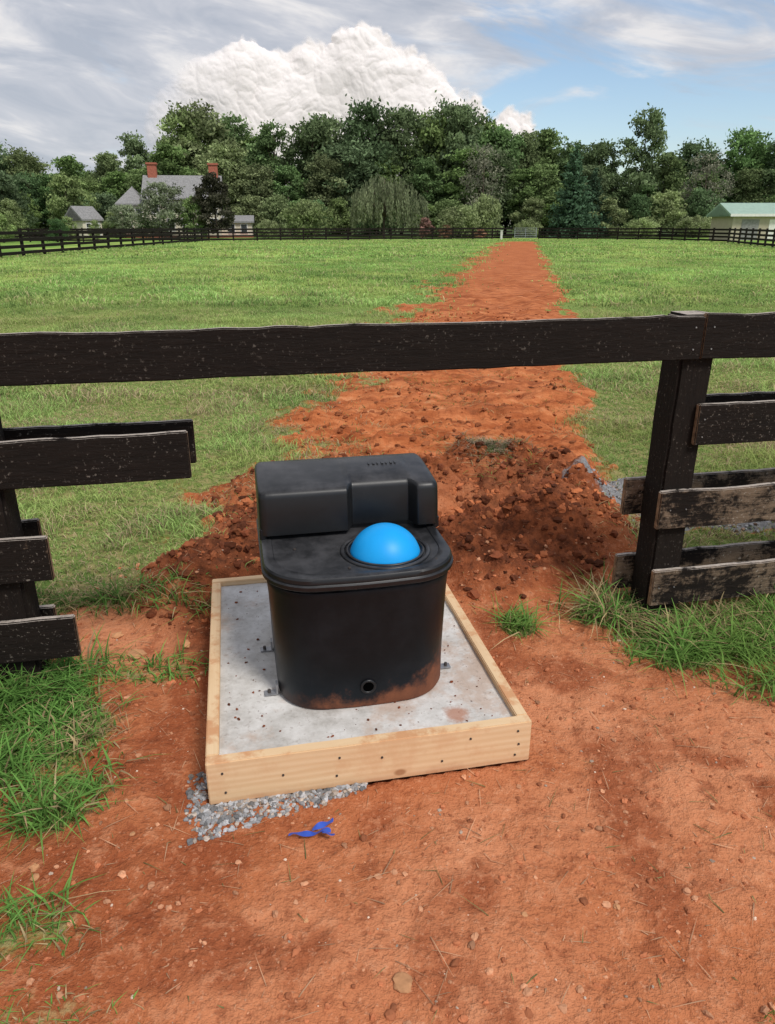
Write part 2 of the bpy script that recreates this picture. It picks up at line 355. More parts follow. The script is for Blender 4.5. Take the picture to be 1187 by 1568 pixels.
# ------------------------------------------------------------------ stones / clods
import bmesh
def ico(sub):
    bm = bmesh.new(); bmesh.ops.create_icosphere(bm, subdivisions=sub, radius=1); V = np.array([v.co[:] for v in bm.verts]); F = np.array([[v.index for v in f.verts] for f in bm.faces]); bm.free(); return V, F
IV, IF = ico(2)
def rocks(name, X, Y, S, col, flat=.7, sink=.25, zoff=0.0, hfun=hgt, jit=.30, cv=.5, col2=None):
    n = len(X); V = IV[None]*(1+(R.rand(n, len(IV), 1)-.5)*2*jit)
    sc = S[:, None]*(.6+.8*R.rand(n, 3)); sc[:, 2] *= flat
    V = V*sc[:, None, :]; a = R.rand(n)*6.28; ca, sa = np.cos(a)[:, None], np.sin(a)[:, None]
    x = V[..., 0]*ca-V[..., 1]*sa; y = V[..., 0]*sa+V[..., 1]*ca
    z0 = (hfun(X, Y) if hfun else 0*X)+zoff+sc[:, 2]*(1-2*sink)
    W = np.stack([x+X[:, None], y+Y[:, None], V[..., 2]+z0[:, None]], -1).reshape(-1, 3)
    F = (IF[None]+(np.arange(n)*len(IV))[:, None, None]).reshape(-1)
    c = np.array(col)[None]*(1-cv+2*cv*R.rand(n, 1))
    if col2 is not None: c = np.where(R.rand(n, 1) < .3, np.array(col2)[None]*(1-cv+2*cv*R.rand(n, 1)), c)
    return obj(name, mesh_np(name, W, F, np.full(n*len(IF), 3), ROCKM, {'col': np.repeat(c, len(IV), 0)}, False))
def padfree(X, Y, m=.0):
    s1 = CA*X+SA*Y; s2 = -SA*X+CA*Y
    return ~((np.abs(s1-.33) < .5+m) & (np.abs(s2-2.41) < .615+m))
CLAY = (.52, .18, .082); DSOIL = (.20, .058, .025); GREY = (.40, .40, .405)
N = 750; a = R.rand(N)**1.5; s1 = -.205+.50*a; s2 = 1.795-(R.rand(N)**1.9)*(.115*(1-a)**.8+.014); X = s1*CA-s2*SA; Y = s1*SA+s2*CA
t1 = -.172-R.rand(130)**1.5*.06; t2 = 1.74+R.rand(130)*.20
X = np.concatenate([X, t1*CA-t2*SA]); Y = np.concatenate([Y, t1*SA+t2*CA]); k = padfree(X, Y)
X, Y = X[k]+.008*R.randn(k.sum()), Y[k]-.014*R.rand(k.sum())**3; k = padfree(X, Y); X, Y = X[k], Y[k]; rocks('gravel', X, Y, .003+.0068*R.rand(len(X))**1.6, GREY, .7, .3, .0, hgt, .3, .6, (.50, .42, .35))
N = 9000; X = 1.2+3.2*R.rand(N); Y = 3.6+1.2*R.rand(N); gg = zone(X, Y)[2]; k = R.rand(N) < gg; X, Y = X[k], Y[k]
rocks('gravel', X, Y, .004+.009*R.rand(len(X))**1.5, (.36, .36, .37), .8, .25, 0, hgt, .3, .55, (.30, .20, .15))
N = 6500; X = -1.4+3.2*R.rand(N); Y = 1.0+2.4*R.rand(N); k = padfree(X, Y, .02); X, Y = X[k], Y[k]
rocks('clay_clods', X, Y, .0012+.009*R.rand(len(X))**5, CLAY, .7, .35, 0, hgt, .3, .4, (.64, .31, .17))
N = 480; X = -1.2+2.8*R.rand(N); Y = 1.0+2.2*R.rand(N); k = padfree(X, Y, .02); X, Y = X[k], Y[k]
rocks('pebbles', X, Y, .0012+.0045*R.rand(len(X))**3, (.66, .50, .38), .6, .3)
sx = np.array([-.945, -.93, .035, -.72, .58, -.82, -1.13, .34, -1.0, -.2]); sy = np.array([1.50, 1.47, 1.17, 1.62, 1.38, 2.62, 2.7, 1.35, 2.55, 1.33])
rocks('field_stone', sx, sy, np.array([.016, .010, .020, .008, .010, .022, .02, .010, .03, .008]), (.66, .33, .16), .5, .35, 0, hgt, .22, .15)
N = 20000; X = -1.3+2.9*R.rand(N); Y = 2.7+2.7*R.rand(N); d_ = zone(X, Y)[1]; k = (R.rand(N) < d_*.7) & padfree(X, Y, .03); X, Y = X[k], Y[k]
rocks('dark_soil_clods', X, Y, .002+.026*R.rand(len(X))**6, DSOIL, .8, .45, 0, hgt, .32, .55, (.40, .125, .05))
N = 11000; Y = 3.6+12*R.rand(N)**1.8; X = np.interp(Y, [3.3, 7.5, 16, 27], [-.9, -.8, .6, 2])+R.rand(N)*np.interp(Y, [3.3, 7.5, 16], [2.1, 2.7, 3])
k = R.rand(N) > zone(X, Y)[0]; X, Y = X[k], Y[k]
rocks('clay_clods', X, Y, .002+.026*R.rand(len(X))**7, (.48, .155, .06), .75, .45, 0, hgt, .32, .45, (.27, .08, .03))

# ------------------------------------------------------------------ boxes
def bm_box(x0, x1, y0, y1, z0, z1, mats, parent, name, bev=.003, seg=0, wob=0.0, endmat=False, loc=(0, 0, 0), rz=0.0, tilt=0.0):
    bm = bmesh.new(); bmesh.ops.create_cube(bm, size=1)
    cx, cy, cz = (x0+x1)/2, (y0+y1)/2, (z0+z1)/2
    for v in bm.verts: v.co = Vector((v.co.x*(x1-x0), v.co.y*(y1-y0), v.co.z*(z1-z0)))
    if bev > 0: bmesh.ops.bevel(bm, geom=bm.edges[:], offset=bev, segments=2, affect='EDGES')
    if seg:
        ln = x1-x0
        for q in range(1, seg):
            xq = -ln/2+ln*q/seg
            bmesh.ops.bisect_plane(bm, geom=bm.verts[:]+bm.edges[:]+bm.faces[:], plane_co=(xq, 0, 0), plane_no=(1, 0, 0))
    ph = random.random()*50
    for v in bm.verts:
        if wob:
            x = v.co.x
            o1 = float(fbm(np.array([x*3+ph]), np.array([1.3]), 3)[0]-.5); o2 = float(fbm(np.array([x*11+ph]), np.array([v.co.z*8+7.3]), 3)[0]-.5)
            v.co.z += wob*(o1*2+o2*(2.4 if v.co.z > 0 else .8)); v.co.y += wob*.6*(o1+o2)
        v.co.z += tilt*v.co.x
        v.co += Vector((cx, cy, cz))
    me = bpy.data.meshes.new(name)
    for m_ in mats: me.materials.append(m_)
    if endmat:
        bm.normal_update()
        for f in bm.faces:
            if abs(f.normal.x) > .8: f.material_index = 1
    bm.to_mesh(me); bm.free()
    return obj(name, me, parent, loc, rz)

# ------------------------------------------------------------------ near fence (local frame rotated by ANG)
fence = empty('wooden_fence', (0, 0, 0), ANG)
def fboard(n, x0, x1, z0, z1, front=True, m=F_MID, w=.004, tl=0.0):
    y0, y1 = (2.492, 2.518) if front else (2.664, 2.690)
    bm_box(x0, x1, y0, y1, z0, z1, [m, ENDG], fence, n, .004, max(3, int((x1-x0)*18)), w, True, tilt=tl)
fboard('top_rail', -3.6, 1.70, 1.130, 1.290, True, F_DARK, .006, .001)
fboard('top_rail', 1.704, 5.0, 1.132, 1.298, True, F_DARK, .006)
for n_, z0, z1, e1, e2 in (('second_rail', .79, .952, 1.732, -.176), ('third_rail', .450, .612, 1.622, -.672), ('bottom_rail', .100, .262, 1.640, -.628)):
    mm = F_MID if n_ == 'second_rail' else F_WORN
    fboard(n_, e1, 5.0, z0, z1, True, mm, .004, random.uniform(-.008, .004)); fboard(n_, -3.6, e2, z0+(.04 if n_ == 'bottom_rail' else 0), z1+(.04 if n_ == 'bottom_rail' else 0), True, F_MID, .005)
    fboard(n_+'_rear', e1+.1 if n_ == 'second_rail' else 1.562, 5.0, z0, z1, False, mm); fboard(n_+'_rear', -3.6, -.165 if n_ == 'second_rail' else -.735, z0+.0, z1+.0, False, F_MID)
POSTM = F_DARK.copy(); POSTM.name = 'post_wood'
for n_ in POSTM.node_tree.nodes:
    if n_.type == 'MAPPING': n_.inputs['Scale'].default_value = (12, 12, 1.6)
def fpost(x0, x1, zt):
    bm = bmesh.new(); bmesh.ops.create_cube(bm, size=1)
    for v in bm.verts: v.co = Vector((v.co.x*(x1-x0), v.co.y*.14, v.co.z*(zt+.3)))
    bmesh.ops.bevel(bm, geom=bm.edges[:], offset=.010, segments=2, affect='EDGES')
    for q in range(1, 16):
        bmesh.ops.bisect_plane(bm, geom=bm.verts[:]+bm.edges[:]+bm.faces[:], plane_co=(0, 0, -(zt+.3)/2+(zt+.3)*q/16), plane_no=(0, 0, 1))
    for v in bm.verts:
        o = float(fbm(np.array([v.co.z*4+x0*7]), np.array([v.co.x*9+v.co.y*7]), 3)[0]-.5); v.co.x += o*.016; v.co.y += o*.004
        v.co += Vector(((x0+x1)/2, 2.591, (zt-.3)/2))
    me = bpy.data.meshes.new('post'); me.materials.append(POSTM); bm.to_mesh(me); bm.free(); return obj('post', me, fence)
fpost(1.640, 1.778, 1.292); fpost(-.925, -.785, 1.28); fpost(3.9, 4.04, 1.29)
fpost(-3.4, -3.26, 1.29)
def nail_or_disc(x, y, z, parent, r=.004, ax='y', m=RUSTY, d=.003):
    bm = bmesh.new(); bmesh.ops.create_cone(bm, cap_ends=True, segments=14, radius1=r, radius2=r*.9, depth=d)
    me = bpy.data.meshes.new('nail_or_disc'); me.materials.append(m)
    if ax == 'y': bmesh.ops.rotate(bm, verts=bm.verts, matrix=Matrix.Rotation(math.radians(90), 3, 'X'))
    bm.to_mesh(me); bm.free(); return obj('nail_or_hole_shade', me, parent, (x, y, z))
for x in (1.665, 1.74):
    for z in (1.17, 1.25): nail_or_disc(x, 2.4905, z, fence, .0032, 'y', STEEL)
for z in (.83, .90): nail_or_disc(1.76, 2.4905, z, fence, .003, 'y', STEEL)
for z0 in (.48, .13):
    for x in (1.67, 1.74): nail_or_disc(x, 2.4905, z0+.05, fence, .003, 'y', STEEL)

# ------------------------------------------------------------------ concrete pad with timber form
pl = L(.33, 2.41); pad = empty('concrete_pad', (pl[0], pl[1], 0), ANG)
def slab():
    n = 70
    xs_ = np.linspace(-.462, .462, n); ys_ = np.linspace(-.575, .575, n); Gx, Gy = np.meshgrid(xs_, ys_)
    z = .126+(fbm(Gx*6, Gy*6, 3, 2)-.5)*.006+(fbm(Gx*30, Gy*30, 2, 2)-.5)*.002
    V = np.stack([Gx, Gy, z], -1).reshape(-1, 3); i = np.arange(n*n).reshape(n, n)
    Q = np.stack([i[:-1, :-1], i[:-1, 1:], i[1:, 1:], i[1:, :-1]], -1).reshape(-1, 4)
    return obj('slab', mesh_np('slab', V, Q.ravel(), np.full(len(Q), 4), CONC, None, True), pad)
slab()
bm_box(-.46, .46, -.573, .573, -.02, .10, [CONC], pad, 'slab_body', 0)
bm_box(-.500, .500, -.615, -.577, .0, .150, [LUMB], pad, 'form_board_front', .003, 10, .0012)
bm_box(-.500, .500, .577, .615, .0, .148, [LUMB], pad, 'form_board_rear', .003, 10, .0012)
def side(x0, x1, nm):
    o = bm_box(-.5755, .5755, -.019, .019, 0, .149, [LUMB], pad, nm, .003, 10, .0012)
    o.location = ((x0+x1)/2, 0, 0); o.rotation_euler = (0, 0, math.radians(90)); return o
side(-.500, -.462, 'form_board_left'); side(.462, .500, 'form_board_right')
for x, z in ((-.455, .11), (-.45, .04), (-.28, .075), (-.11, .11), (-.12, .045), (.02, .09), (.21, .045), (.30, .115), (.455, .12), (.46, .07), (.45, .03)):
    nail_or_disc(x, -.6165, z, pad, .0038)
def padcrumbs():
    N = 420; xx = -.44+.88*R.rand(N); yy = -.55+1.1*R.rand(N); k = ~((np.abs(xx-.01) < .31) & (yy > -.40)); xx, yy = xx[k], yy[k]
    o = rocks('soil_crumbs', xx, yy, .001+.0055*R.rand(len(xx))**4, DSOIL, .6, .3, .127, None); o.parent = pad
padcrumbs()

# ------------------------------------------------------------------ livestock waterer
wl = L(.345, 2.0); wat = empty('livestock_waterer', (wl[0], wl[1], 0), ANG)
def outline(w, y0, y1, rf, rb, nf=14, nb=6):
    pts = []
    def arc(cx, cy, r, a0, a1, n):
        for k in range(n+1):
            a = math.radians(a0+(a1-a0)*k/n); pts.append((cx+r*math.cos(a), cy+r*math.sin(a)))
    h = w/2
    arc(-h+rf, y0+rf, rf, 180, 270, nf)
    for k in range(1, 6): pts.append((-h+rf+(w-2*rf)*k/6, y0-.006*math.sin(math.pi*k/6)))
    arc(h-rf, y0+rf, rf, 270, 360, nf); arc(h-rb, y1-rb, rb, 0, 90, nb); arc(-h+rb, y1-rb, rb, 90, 180, nb)
    return pts
def loft(name, rings, mat, parent, cap=True, sharp=30):
    V = []; F = []; n = len(rings[0])
    for r in rings: V += r
    for k in range(len(rings)-1):
        for j in range(n):
            a = k*n+j; b = k*n+(j+1) % n; F.append((a, b, b+n, a+n))
    if cap: F.append(tuple(range((len(rings)-1)*n, len(rings)*n))); F.append(tuple(range(n-1, -1, -1)))
    me = bpy.data.meshes.new(name); me.from_pydata(V, [], F); me.materials.append(mat)
    for p in me.polygons: p.use_smooth = True
    me.polygons[-1].use_smooth = False; me.polygons[-2].use_smooth = False
    bm = bmesh.new(); bm.from_mesh(me); bmesh.ops.recalc_face_normals(bm, faces=bm.faces)
    for e in bm.edges:
        if len(e.link_faces) == 2 and e.calc_face_angle(0) > math.radians(sharp): e.smooth = False
    bm.to_mesh(me); bm.free(); return obj(name, me, parent)
W0, D0 = .600, .630
def ring(z, ins, rf=.165, rb=.06, fy=0.0):
    return [(x, y, z) for x, y in outline(W0-2*ins, ins+fy, D0-ins, rf-ins*.4, rb)]
loft('body', [ring(.124, .030, fy=-.012), ring(.130, .022, fy=-.012), ring(.142, .0175, fy=-.012), ring(.22, .0165, fy=-.009), ring(.30, .014, fy=-.006), ring(.42, .009, fy=-.003), ring(.50, .005), ring(.536, .002), ring(.548, .0005), ring(.556, .002), ring(.560, .010), ring(.566, .012)], PLMUD, wat)
loft('lid', [ring(.564, .014), ring(.566, .000), ring(.569, -.009), ring(.573, -.012), ring(.584, -.012), ring(.587, -.008), ring(.589, -.006), ring(.592, -.008), ring(.603, -.007), ring(.609, -.003), ring(.6115, .004), ring(.612, .014), ring(.6105, .028), ring(.608, .031), ring(.608, .05)], PLAST, wat)
def hood():
    x0, x1 = -.306, .314; rr = .028
    st = sorted(set([x0+e for e in (0, .001, .004, .009, .015, .022, .028)]+[x1-e for e in (0, .001, .004, .009, .015, .022, .028)]+list(np.linspace(x0+.05, x1-.05, 20))+[-.012, -.006, .003, .010, .016, .022, .208, .214, .220, .228, .236, .242]))
    def prof(x):
        e = min(x-x0, x1-x, rr); ins = (rr-math.sqrt(max(0, rr*rr-(rr-e)**2)))*.9
        t = 1 if .018 <= x <= .212 else (max(0, (x+.010)/.028) if x < .018 else max(0, (.240-x)/.028)); t = max(0, min(1, t)); t = t*t*(3-2*t)
        d = .050*t; up = .006*t
        P = [(.318+d, .626), (.318+d, .634), (.323+d, .70), (.330+d, .752), (.333+d, .763), (.340+d, .7715), (.352+d*.9, .776), (.42+d*.4, .784+up), (.52, .792+up), (.595, .796), (.628, .793), (.643, .782), (.649, .760), (.652, .70), (.654, .626)]
        out = []
        for y, z in P:
            yy = y+ins if y < .45 else (y-ins if y > .56 else y)
            zz = z-ins*.7*max(0, (z-.68)/.11) if z > .68 else z
            out.append((x, yy, zz))
        return out
    return loft('hood', [prof(x) for x in st], PLAST, wat, True, 32)
hood()
bm_box(-.290, .297, .378, .640, .600, .637, [PLAST], wat, 'hood_base', .006)
for xx in (-.297, .305):
    bm_box(xx-.010, xx+.010, .326, .60, .606, .650, [PLAST], wat, 'hood_clip', .004)
def torus(name, R0, r0, loc, mat, parent, zs=1.0):
    V = []; F = []; n, m_ = 64, 12
    for a in range(n):
        for b_ in range(m_):
            A = 2*math.pi*a/n; B = 2*math.pi*b_/m_; V.append(((R0+r0*math.cos(B))*math.cos(A), (R0+r0*math.cos(B))*math.sin(A), r0*zs*math.sin(B)))
            F.append((a*m_+b_, ((a+1) % n)*m_+b_, ((a+1) % n)*m_+(b_+1) % m_, a*m_+(b_+1) % m_))
    me = bpy.data.meshes.new(name); me.from_pydata(V, [], F); me.materials.append(mat)
    for p in me.polygons: p.use_smooth = True
    return obj(name, me, parent, loc)
bx, by = .090, .168
torus('ball_collar', .140, .008, (bx, by, .609), PLAST, wat, .7)
torus('ball_collar_inner', .124, .005, (bx, by, .611), PLAST, wat, 1.0)
bm = bmesh.new(); bmesh.ops.create_uvsphere(bm, u_segments=64, v_segments=40, radius=.1185)
me = bpy.data.meshes.new('float_ball'); bm.to_mesh(me); bm.free(); me.materials.append(BALL)
for p in me.polygons: p.use_smooth = True
obj('float_ball', me, wat, (bx, by, .578))
for x, y in ((-.045, .055), (.235, .065), (-.20, .23)): nail_or_disc(x, y, .611, wat, .005, 'z', RUSTY, .004)
BLK = mat_simple('drain_hole_shade', (.0015, .0015, .0015), 1.0, .0, .1, 5, 0)
nail_or_disc(.0, -.0015, .208, wat, .0190, 'y', BLK, .006)  # flat black disc: the shade inside the drain hole, put into its colour
o = torus('drain_rim', .0215, .0045, (.0, -.002, .208), PLAST, wat); o.rotation_euler = (math.radians(90), 0, 0)
for (x, y, s) in ((-.290, .42, -1), (-.288, .14, -1), (.286, .18, 1)):
    bm_box(min(x, x+s*.042), max(x, x+s*.042), y-.015, y+.015, .129, .133, [STEEL], wat, 'bracket_foot', .001)
    bm_box(x-.003, x+.003, y-.015, y+.015, .129, .168, [STEEL], wat, 'bracket_upright', .001)
    nail_or_disc(x+s*.026, y, .138, wat, .006, 'z', RUSTY, .012)
for k in range(7):
    w_ = .008 if k % 2 else .005
    bm_box(.095+k*.016, .095+k*.016+w_, .500, .520, .785, .8005, [PLAST], wat, 'moulded_mark', .001)

# ------------------------------------------------------------------ blue flagging tape
def tape():
    m, nt, b = new_mat('blue_flagging_tape'); setc(nt, b, (.035, .09, .45), .4, .4)
    V = []; F = []
    def strip(pts, w):
        s = len(V)
        for k, (x, y, z, tw) in enumerate(pts):
            V.append((x, y-w*math.cos(tw), z+w*math.sin(tw))); V.append((x, y+w*math.cos(tw), z-w*math.sin(tw)+.002))
            if k: F.append((s+2*k-2, s+2*k-1, s+2*k+1, s+2*k))
    strip([(-.070+.012*k, .005*math.sin(k*.9)-.004, .012+.003*math.sin(k*1.7), .25+.45*math.sin(k*1.1)) for k in range(11)], .009)
    strip([(-.004+.008*k, .002+.004*k, .015+.004*math.sin(k*.8), .5*math.cos(k)) for k in range(9)], .009)
    strip([(.024+.005*k, -.010-.002*k, .015+.003*math.sin(k), .5) for k in range(8)], .007)
    me = bpy.data.meshes.new('tape'); me.from_pydata(V, [], F); me.materials.append(m)
    for p in me.polygons: p.use_smooth = True
    z = float(hgt(np.array([-.208]), np.array([1.608]))[0])
    o = obj('flagging_tape', me, None, (-.208, 1.608, z+.006), .15); md = o.modifiers.new('s', 'SUBSURF'); md.levels = 2; md.render_levels = 2
tape()

# ------------------------------------------------------------------ distant fences
def boxes_mesh(name, B, mat):
    V = []; F = []
    for (p, q, w, z0, z1, th) in B:
        d = Vector((q[0]-p[0], q[1]-p[1], 0)); n = Vector((-d.y, d.x, 0)).normalized()*th/2; s = len(V)
        for pt in (p, q):
            for sg in (-1, 1):
                for z in (z0, z1): V.append((pt[0]+n.x*sg, pt[1]+n.y*sg, z))
        F += [(s, s+1, s+3, s+2), (s+4, s+6, s+7, s+5), (s, s+4, s+5, s+1), (s+2, s+3, s+7, s+6), (s+1, s+5, s+7, s+3), (s, s+2, s+6, s+4)]
    me = bpy.data.meshes.new(name); me.from_pydata(V, [], F); me.materials.append(mat); return me
def farfence(poly, hgts=(.18, .52, .86, 1.20)):
    B = []
    for (a, b) in zip(poly[:-1], poly[1:]):
        d = math.dist(a, b); n = max(1, round(d/2.45))
        for k in range(n):
            p = (a[0]+(b[0]-a[0])*k/n, a[1]+(b[1]-a[1])*k/n); q = (a[0]+(b[0]-a[0])*(k+1)/n, a[1]+(b[1]-a[1])*(k+1)/n)
            for h in hgts:
                j = random.uniform(-.02, .02); B.append((p, q, 0, h-.085+j, h+.085+j, .03))
            dx = Vector((q[0]-p[0], q[1]-p[1])).normalized()*.07
            nn = (-dx.y*1.4, dx.x*1.4)
            B.append(((p[0]-dx.x+nn[0], p[1]-dx.y+nn[1]), (p[0]+dx.x+nn[0], p[1]+dx.y+nn[1]), 0, -.1, 1.36, .14))
    return B
B = farfence([(-21, 22), (-20.2, 41), (-19.6, 69), (-19, 84), (-2, 90), (15.0, 95)]); obj('pasture_fence', boxes_mesh('pasture_fence', B, F_DARK))
B = farfence([(18.2, 95), (31, 90), (33.2, 77), (28.6, 56), (25, 38), (23, 22)]); obj('pasture_fence', boxes_mesh('pasture_fence.r', B, F_DARK))
B = farfence([(-60, 72), (-19.2, 84.5)]); obj('pasture_fence', boxes_mesh('pasture_fence.l', B, F_DARK))
GT = mat_simple('gate_tube', (.30, .31, .32), .5, .5)
B = []
for h in (.25, .45, .65, .85, 1.05, 1.28): B.append(((15.3, 95), (17.9, 95), 0, h-.02, h+.02, .04))
for x in (15.3, 16.6, 17.9): B.append(((x-.03, 95.05), (x+.03, 95.05), 0, .2, 1.3, .05))
obj('farm_gate', boxes_mesh('farm_gate', B, GT))
B = [((13.45, 94.1), (13.7, 94.1), 0, 0, .95, .25), ((13.42, 94.1), (13.73, 94.1), 0, .951, 1.02, .31)]
obj('hydrant_post', boxes_mesh('hydrant_post', B, mat_simple('white_post', (.6, .58, .52))))

# ------------------------------------------------------------------ buildings
CREAM = mat_simple('cream_siding', (.62, .57, .45), .8, .2, .12, 3, 0); SLATE = mat_simple('grey_slate', (.24, .235, .23), .8, .3, .3, 5, .1)
BRICK = mat_simple('brick', (.36, .12, .08), .9, .2, .35, 12, 0); GLASS = mat_simple('window_glass', (.03, .035, .04), .15, .5, .2, 2, 0); TRIM = mat_simple('white_trim', (.72, .71, .67), .6, .3, .08, 3, 0)
house = empty('farm_house', (-28.0, 112, 0), math.radians(8))
def gable(name, x0, x1, y0, y1, ze, zr, mat, parent, over=.4, hip=0.0):
    xo0, xo1, yo0, yo1 = x0-over, x1+over, y0-over, y1+over; ym = (y0+y1)/2
    V = [(xo0, yo0, ze), (xo1, yo0, ze), (xo1, yo1, ze), (xo0, yo1, ze), (xo0+hip, ym, zr), (xo1-hip, ym, zr)]
    V += [(a, b, c-.22) for a, b, c in V]
    F = [(0, 1, 5, 4), (2, 3, 4, 5), (0, 4, 3), (1, 2, 5), (6, 10, 11, 7), (8, 11, 10, 9), (6, 9, 10), (7, 11, 8), (0, 6, 7, 1), (2, 8, 9, 3), (0, 3, 9, 6), (1, 7, 8, 2)]
    me = bpy.data.meshes.new(name); me.from_pydata(V, [], F); me.materials.append(mat)
    bm = bmesh.new(); bm.from_mesh(me); bmesh.ops.recalc_face_normals(bm, faces=bm.faces); bm.to_mesh(me); bm.free()
    return obj(name, me, parent)
def gwall(name, x, y0, y1, ze, zr, mat, parent, th=.2):
    ym = (y0+y1)/2; V = [(x-th, y0, ze), (x-th, y1, ze), (x-th, ym, zr), (x+th, y0, ze), (x+th, y1, ze), (x+th, ym, zr)]
    me = bpy.data.meshes.new(name); me.from_pydata(V, [], [(0, 2, 1), (3, 4, 5), (0, 3, 5, 2), (1, 2, 5, 4), (0, 1, 4, 3)]); me.materials.append(mat); return obj(name, me, parent)
def bx_(n, x0, x1, y0, y1, z0, z1, m, p, bev=.0): return bm_box(x0, x1, y0, y1, z0, z1, [m], p, n, bev)
def win(p, x, y, z, w=.9, h=1.5):
    bx_('window', x-w/2, x+w/2, y-.04, y+.02, z, z+h, GLASS, p)
    bx_('frame', x-w/2-.1, x-w/2, y-.08, y, z-.1, z+h+.1, TRIM, p); bx_('frame', x+w/2, x+w/2+.1, y-.08, y, z-.1, z+h+.1, TRIM, p)
    bx_('frame', x-w/2, x+w/2, y-.075, y-.001, z+h, z+h+.1, TRIM, p); bx_('frame', x-w/2, x+w/2, y-.075, y-.001, z-.1, z, TRIM, p); bx_('frame', x-w/2, x+w/2, y-.07, y-.045, z+h/2-.03, z+h/2+.03, TRIM, p)
bx_('walls', -5.2, 4.6, -3.5, 3.5, -.2, 4.9, CREAM, house); gable('roof', -5.2, 4.6, -3.5, 3.5, 5.0, 8.0, SLATE, house)
gwall('gable_wall', -5.0, -3.5, 3.5, 4.85, 7.75, CREAM, house); gwall('gable_wall', 4.4, -3.5, 3.5, 4.85, 7.75, CREAM, house)
for x in (-3.9, -2, 0, 2, 3.8): win(house, x, -3.5, .9); win(house, x, -3.5, 3.1, .9, 1.3)
for x in (-4.3, 3.9):
    bx_('chimney', x-.6, x+.6, -.45, .45, 6.6, 9.3, BRICK, house, .02); bx_('chimney_cap', x-.72, x+.72, -.58, .58, 9.301, 9.55, BRICK, house, .02)
bx_('wing', -8.8, -5.21, -3.0, 2.5, -.2, 4.2, CREAM, house); gable('wing_roof', -8.8, -5.6, -3.0, 2.5, 4.3, 6.6, SLATE, house, .35, 2.0)
win(house, -7.6, -3.0, 2.5, .8, 1.1); win(house, -6.2, -3.0, 2.5, .8, 1.1); win(house, -7.6, -3.0, .6, .8, 1.2)
bx_('porch', 4.61, 8.8, -2.4, 1.8, -.2, 2.0, CREAM, house); gable('porch_roof', 4.9, 8.8, -2.4, 1.8, 2.1, 2.9, SLATE, house, .3); win(house, 6.0, -2.4, .6, .8, 1.1); win(house, 7.7, -2.4, .6, .8, 1.1)
bx_('foundation', -8.9, 8.9, -3.6, 3.6, -.3, .25, BRICK, house)
shed = empty('garden_shed', (-41.3, 108, 0), math.radians(62))
bx_('walls', -1.6, 1.6, -1.6, 1.6, -.1, 2.3, CREAM, shed); gable('roof', -1.6, 1.6, -1.6, 1.6, 2.35, 4.0, SLATE, shed, .25); gwall('gable_wall', -1.4, -1.6, 1.6, 2.25, 3.8, CREAM, shed); gwall('gable_wall', 1.4, -1.6, 1.6, 2.25, 3.8, CREAM, shed); win(shed, -.7, -1.6, .8, .7, 1.0)
bx_('door', .4, 1.3, -1.64, -1.59, 0, 2.0, TRIM, shed)
GREENM = mat_simple('pale_green_metal_roof', (.30, .42, .33), .5, .4, .1, 2, 0)
barn = empty('metal_barn', (45.5, 92, 0), math.radians(-4))
bx_('walls', -6.5, 12, -3.2, 4, -.2, 2.55, mat_simple('tan_metal_wall', (.42, .37, .28), .6, .3, .1, 2, 0), barn)
gable('roof', -6.5, 12, -3.2, 4, 2.75, 4.0, GREENM, barn, .5); bx_('fascia', -7.01, 12.5, -3.76, -3.705, 2.50, 2.78, TRIM, barn)
gwall('gable_wall', -6.3, -3.2, 4, 2.5, 3.7, TRIM, barn)
for k in range(6): bx_('door_panel', -5.5+k*3, -3.6+k*3, -3.24, -3.195, 0, 2.2, TRIM if k % 2 else SLATE, barn)

# ------------------------------------------------------------------ trees
def tube(path, r0, r1, V, F, n=7):
    s = len(V)
    for k, p in enumerate(path):
        t = k/(len(path)-1); r = r0+(r1-r0)*t
        for j in range(n):
            a = 2*math.pi*j/n; V.append((p[0]+r*math.cos(a), p[1]+r*math.sin(a), p[2]))
        if k:
            for j in range(n): F.append((s+(k-1)*n+j, s+(k-1)*n+(j+1) % n, s+k*n+(j+1) % n, s+k*n+j))
def leafquads(C, size, stretch=1.0, droop=False):
    n = len(C); a = R.randn(n, 3); a /= np.linalg.norm(a, axis=1)[:, None]
    if droop: a = a*.35+np.array([0, 0, -1.0]); a /= np.linalg.norm(a, axis=1)[:, None]
    b = np.cross(a, R.randn(n, 3)); b /= np.linalg.norm(b, axis=1)[:, None]
    s = size*(.6+.8*R.rand(n))[:, None]; a = a*s*stretch; b = b*s*.62
    return np.stack([C-a, C-b*.9+a*.1, C+a, C+b*.9+a*.1], 1)
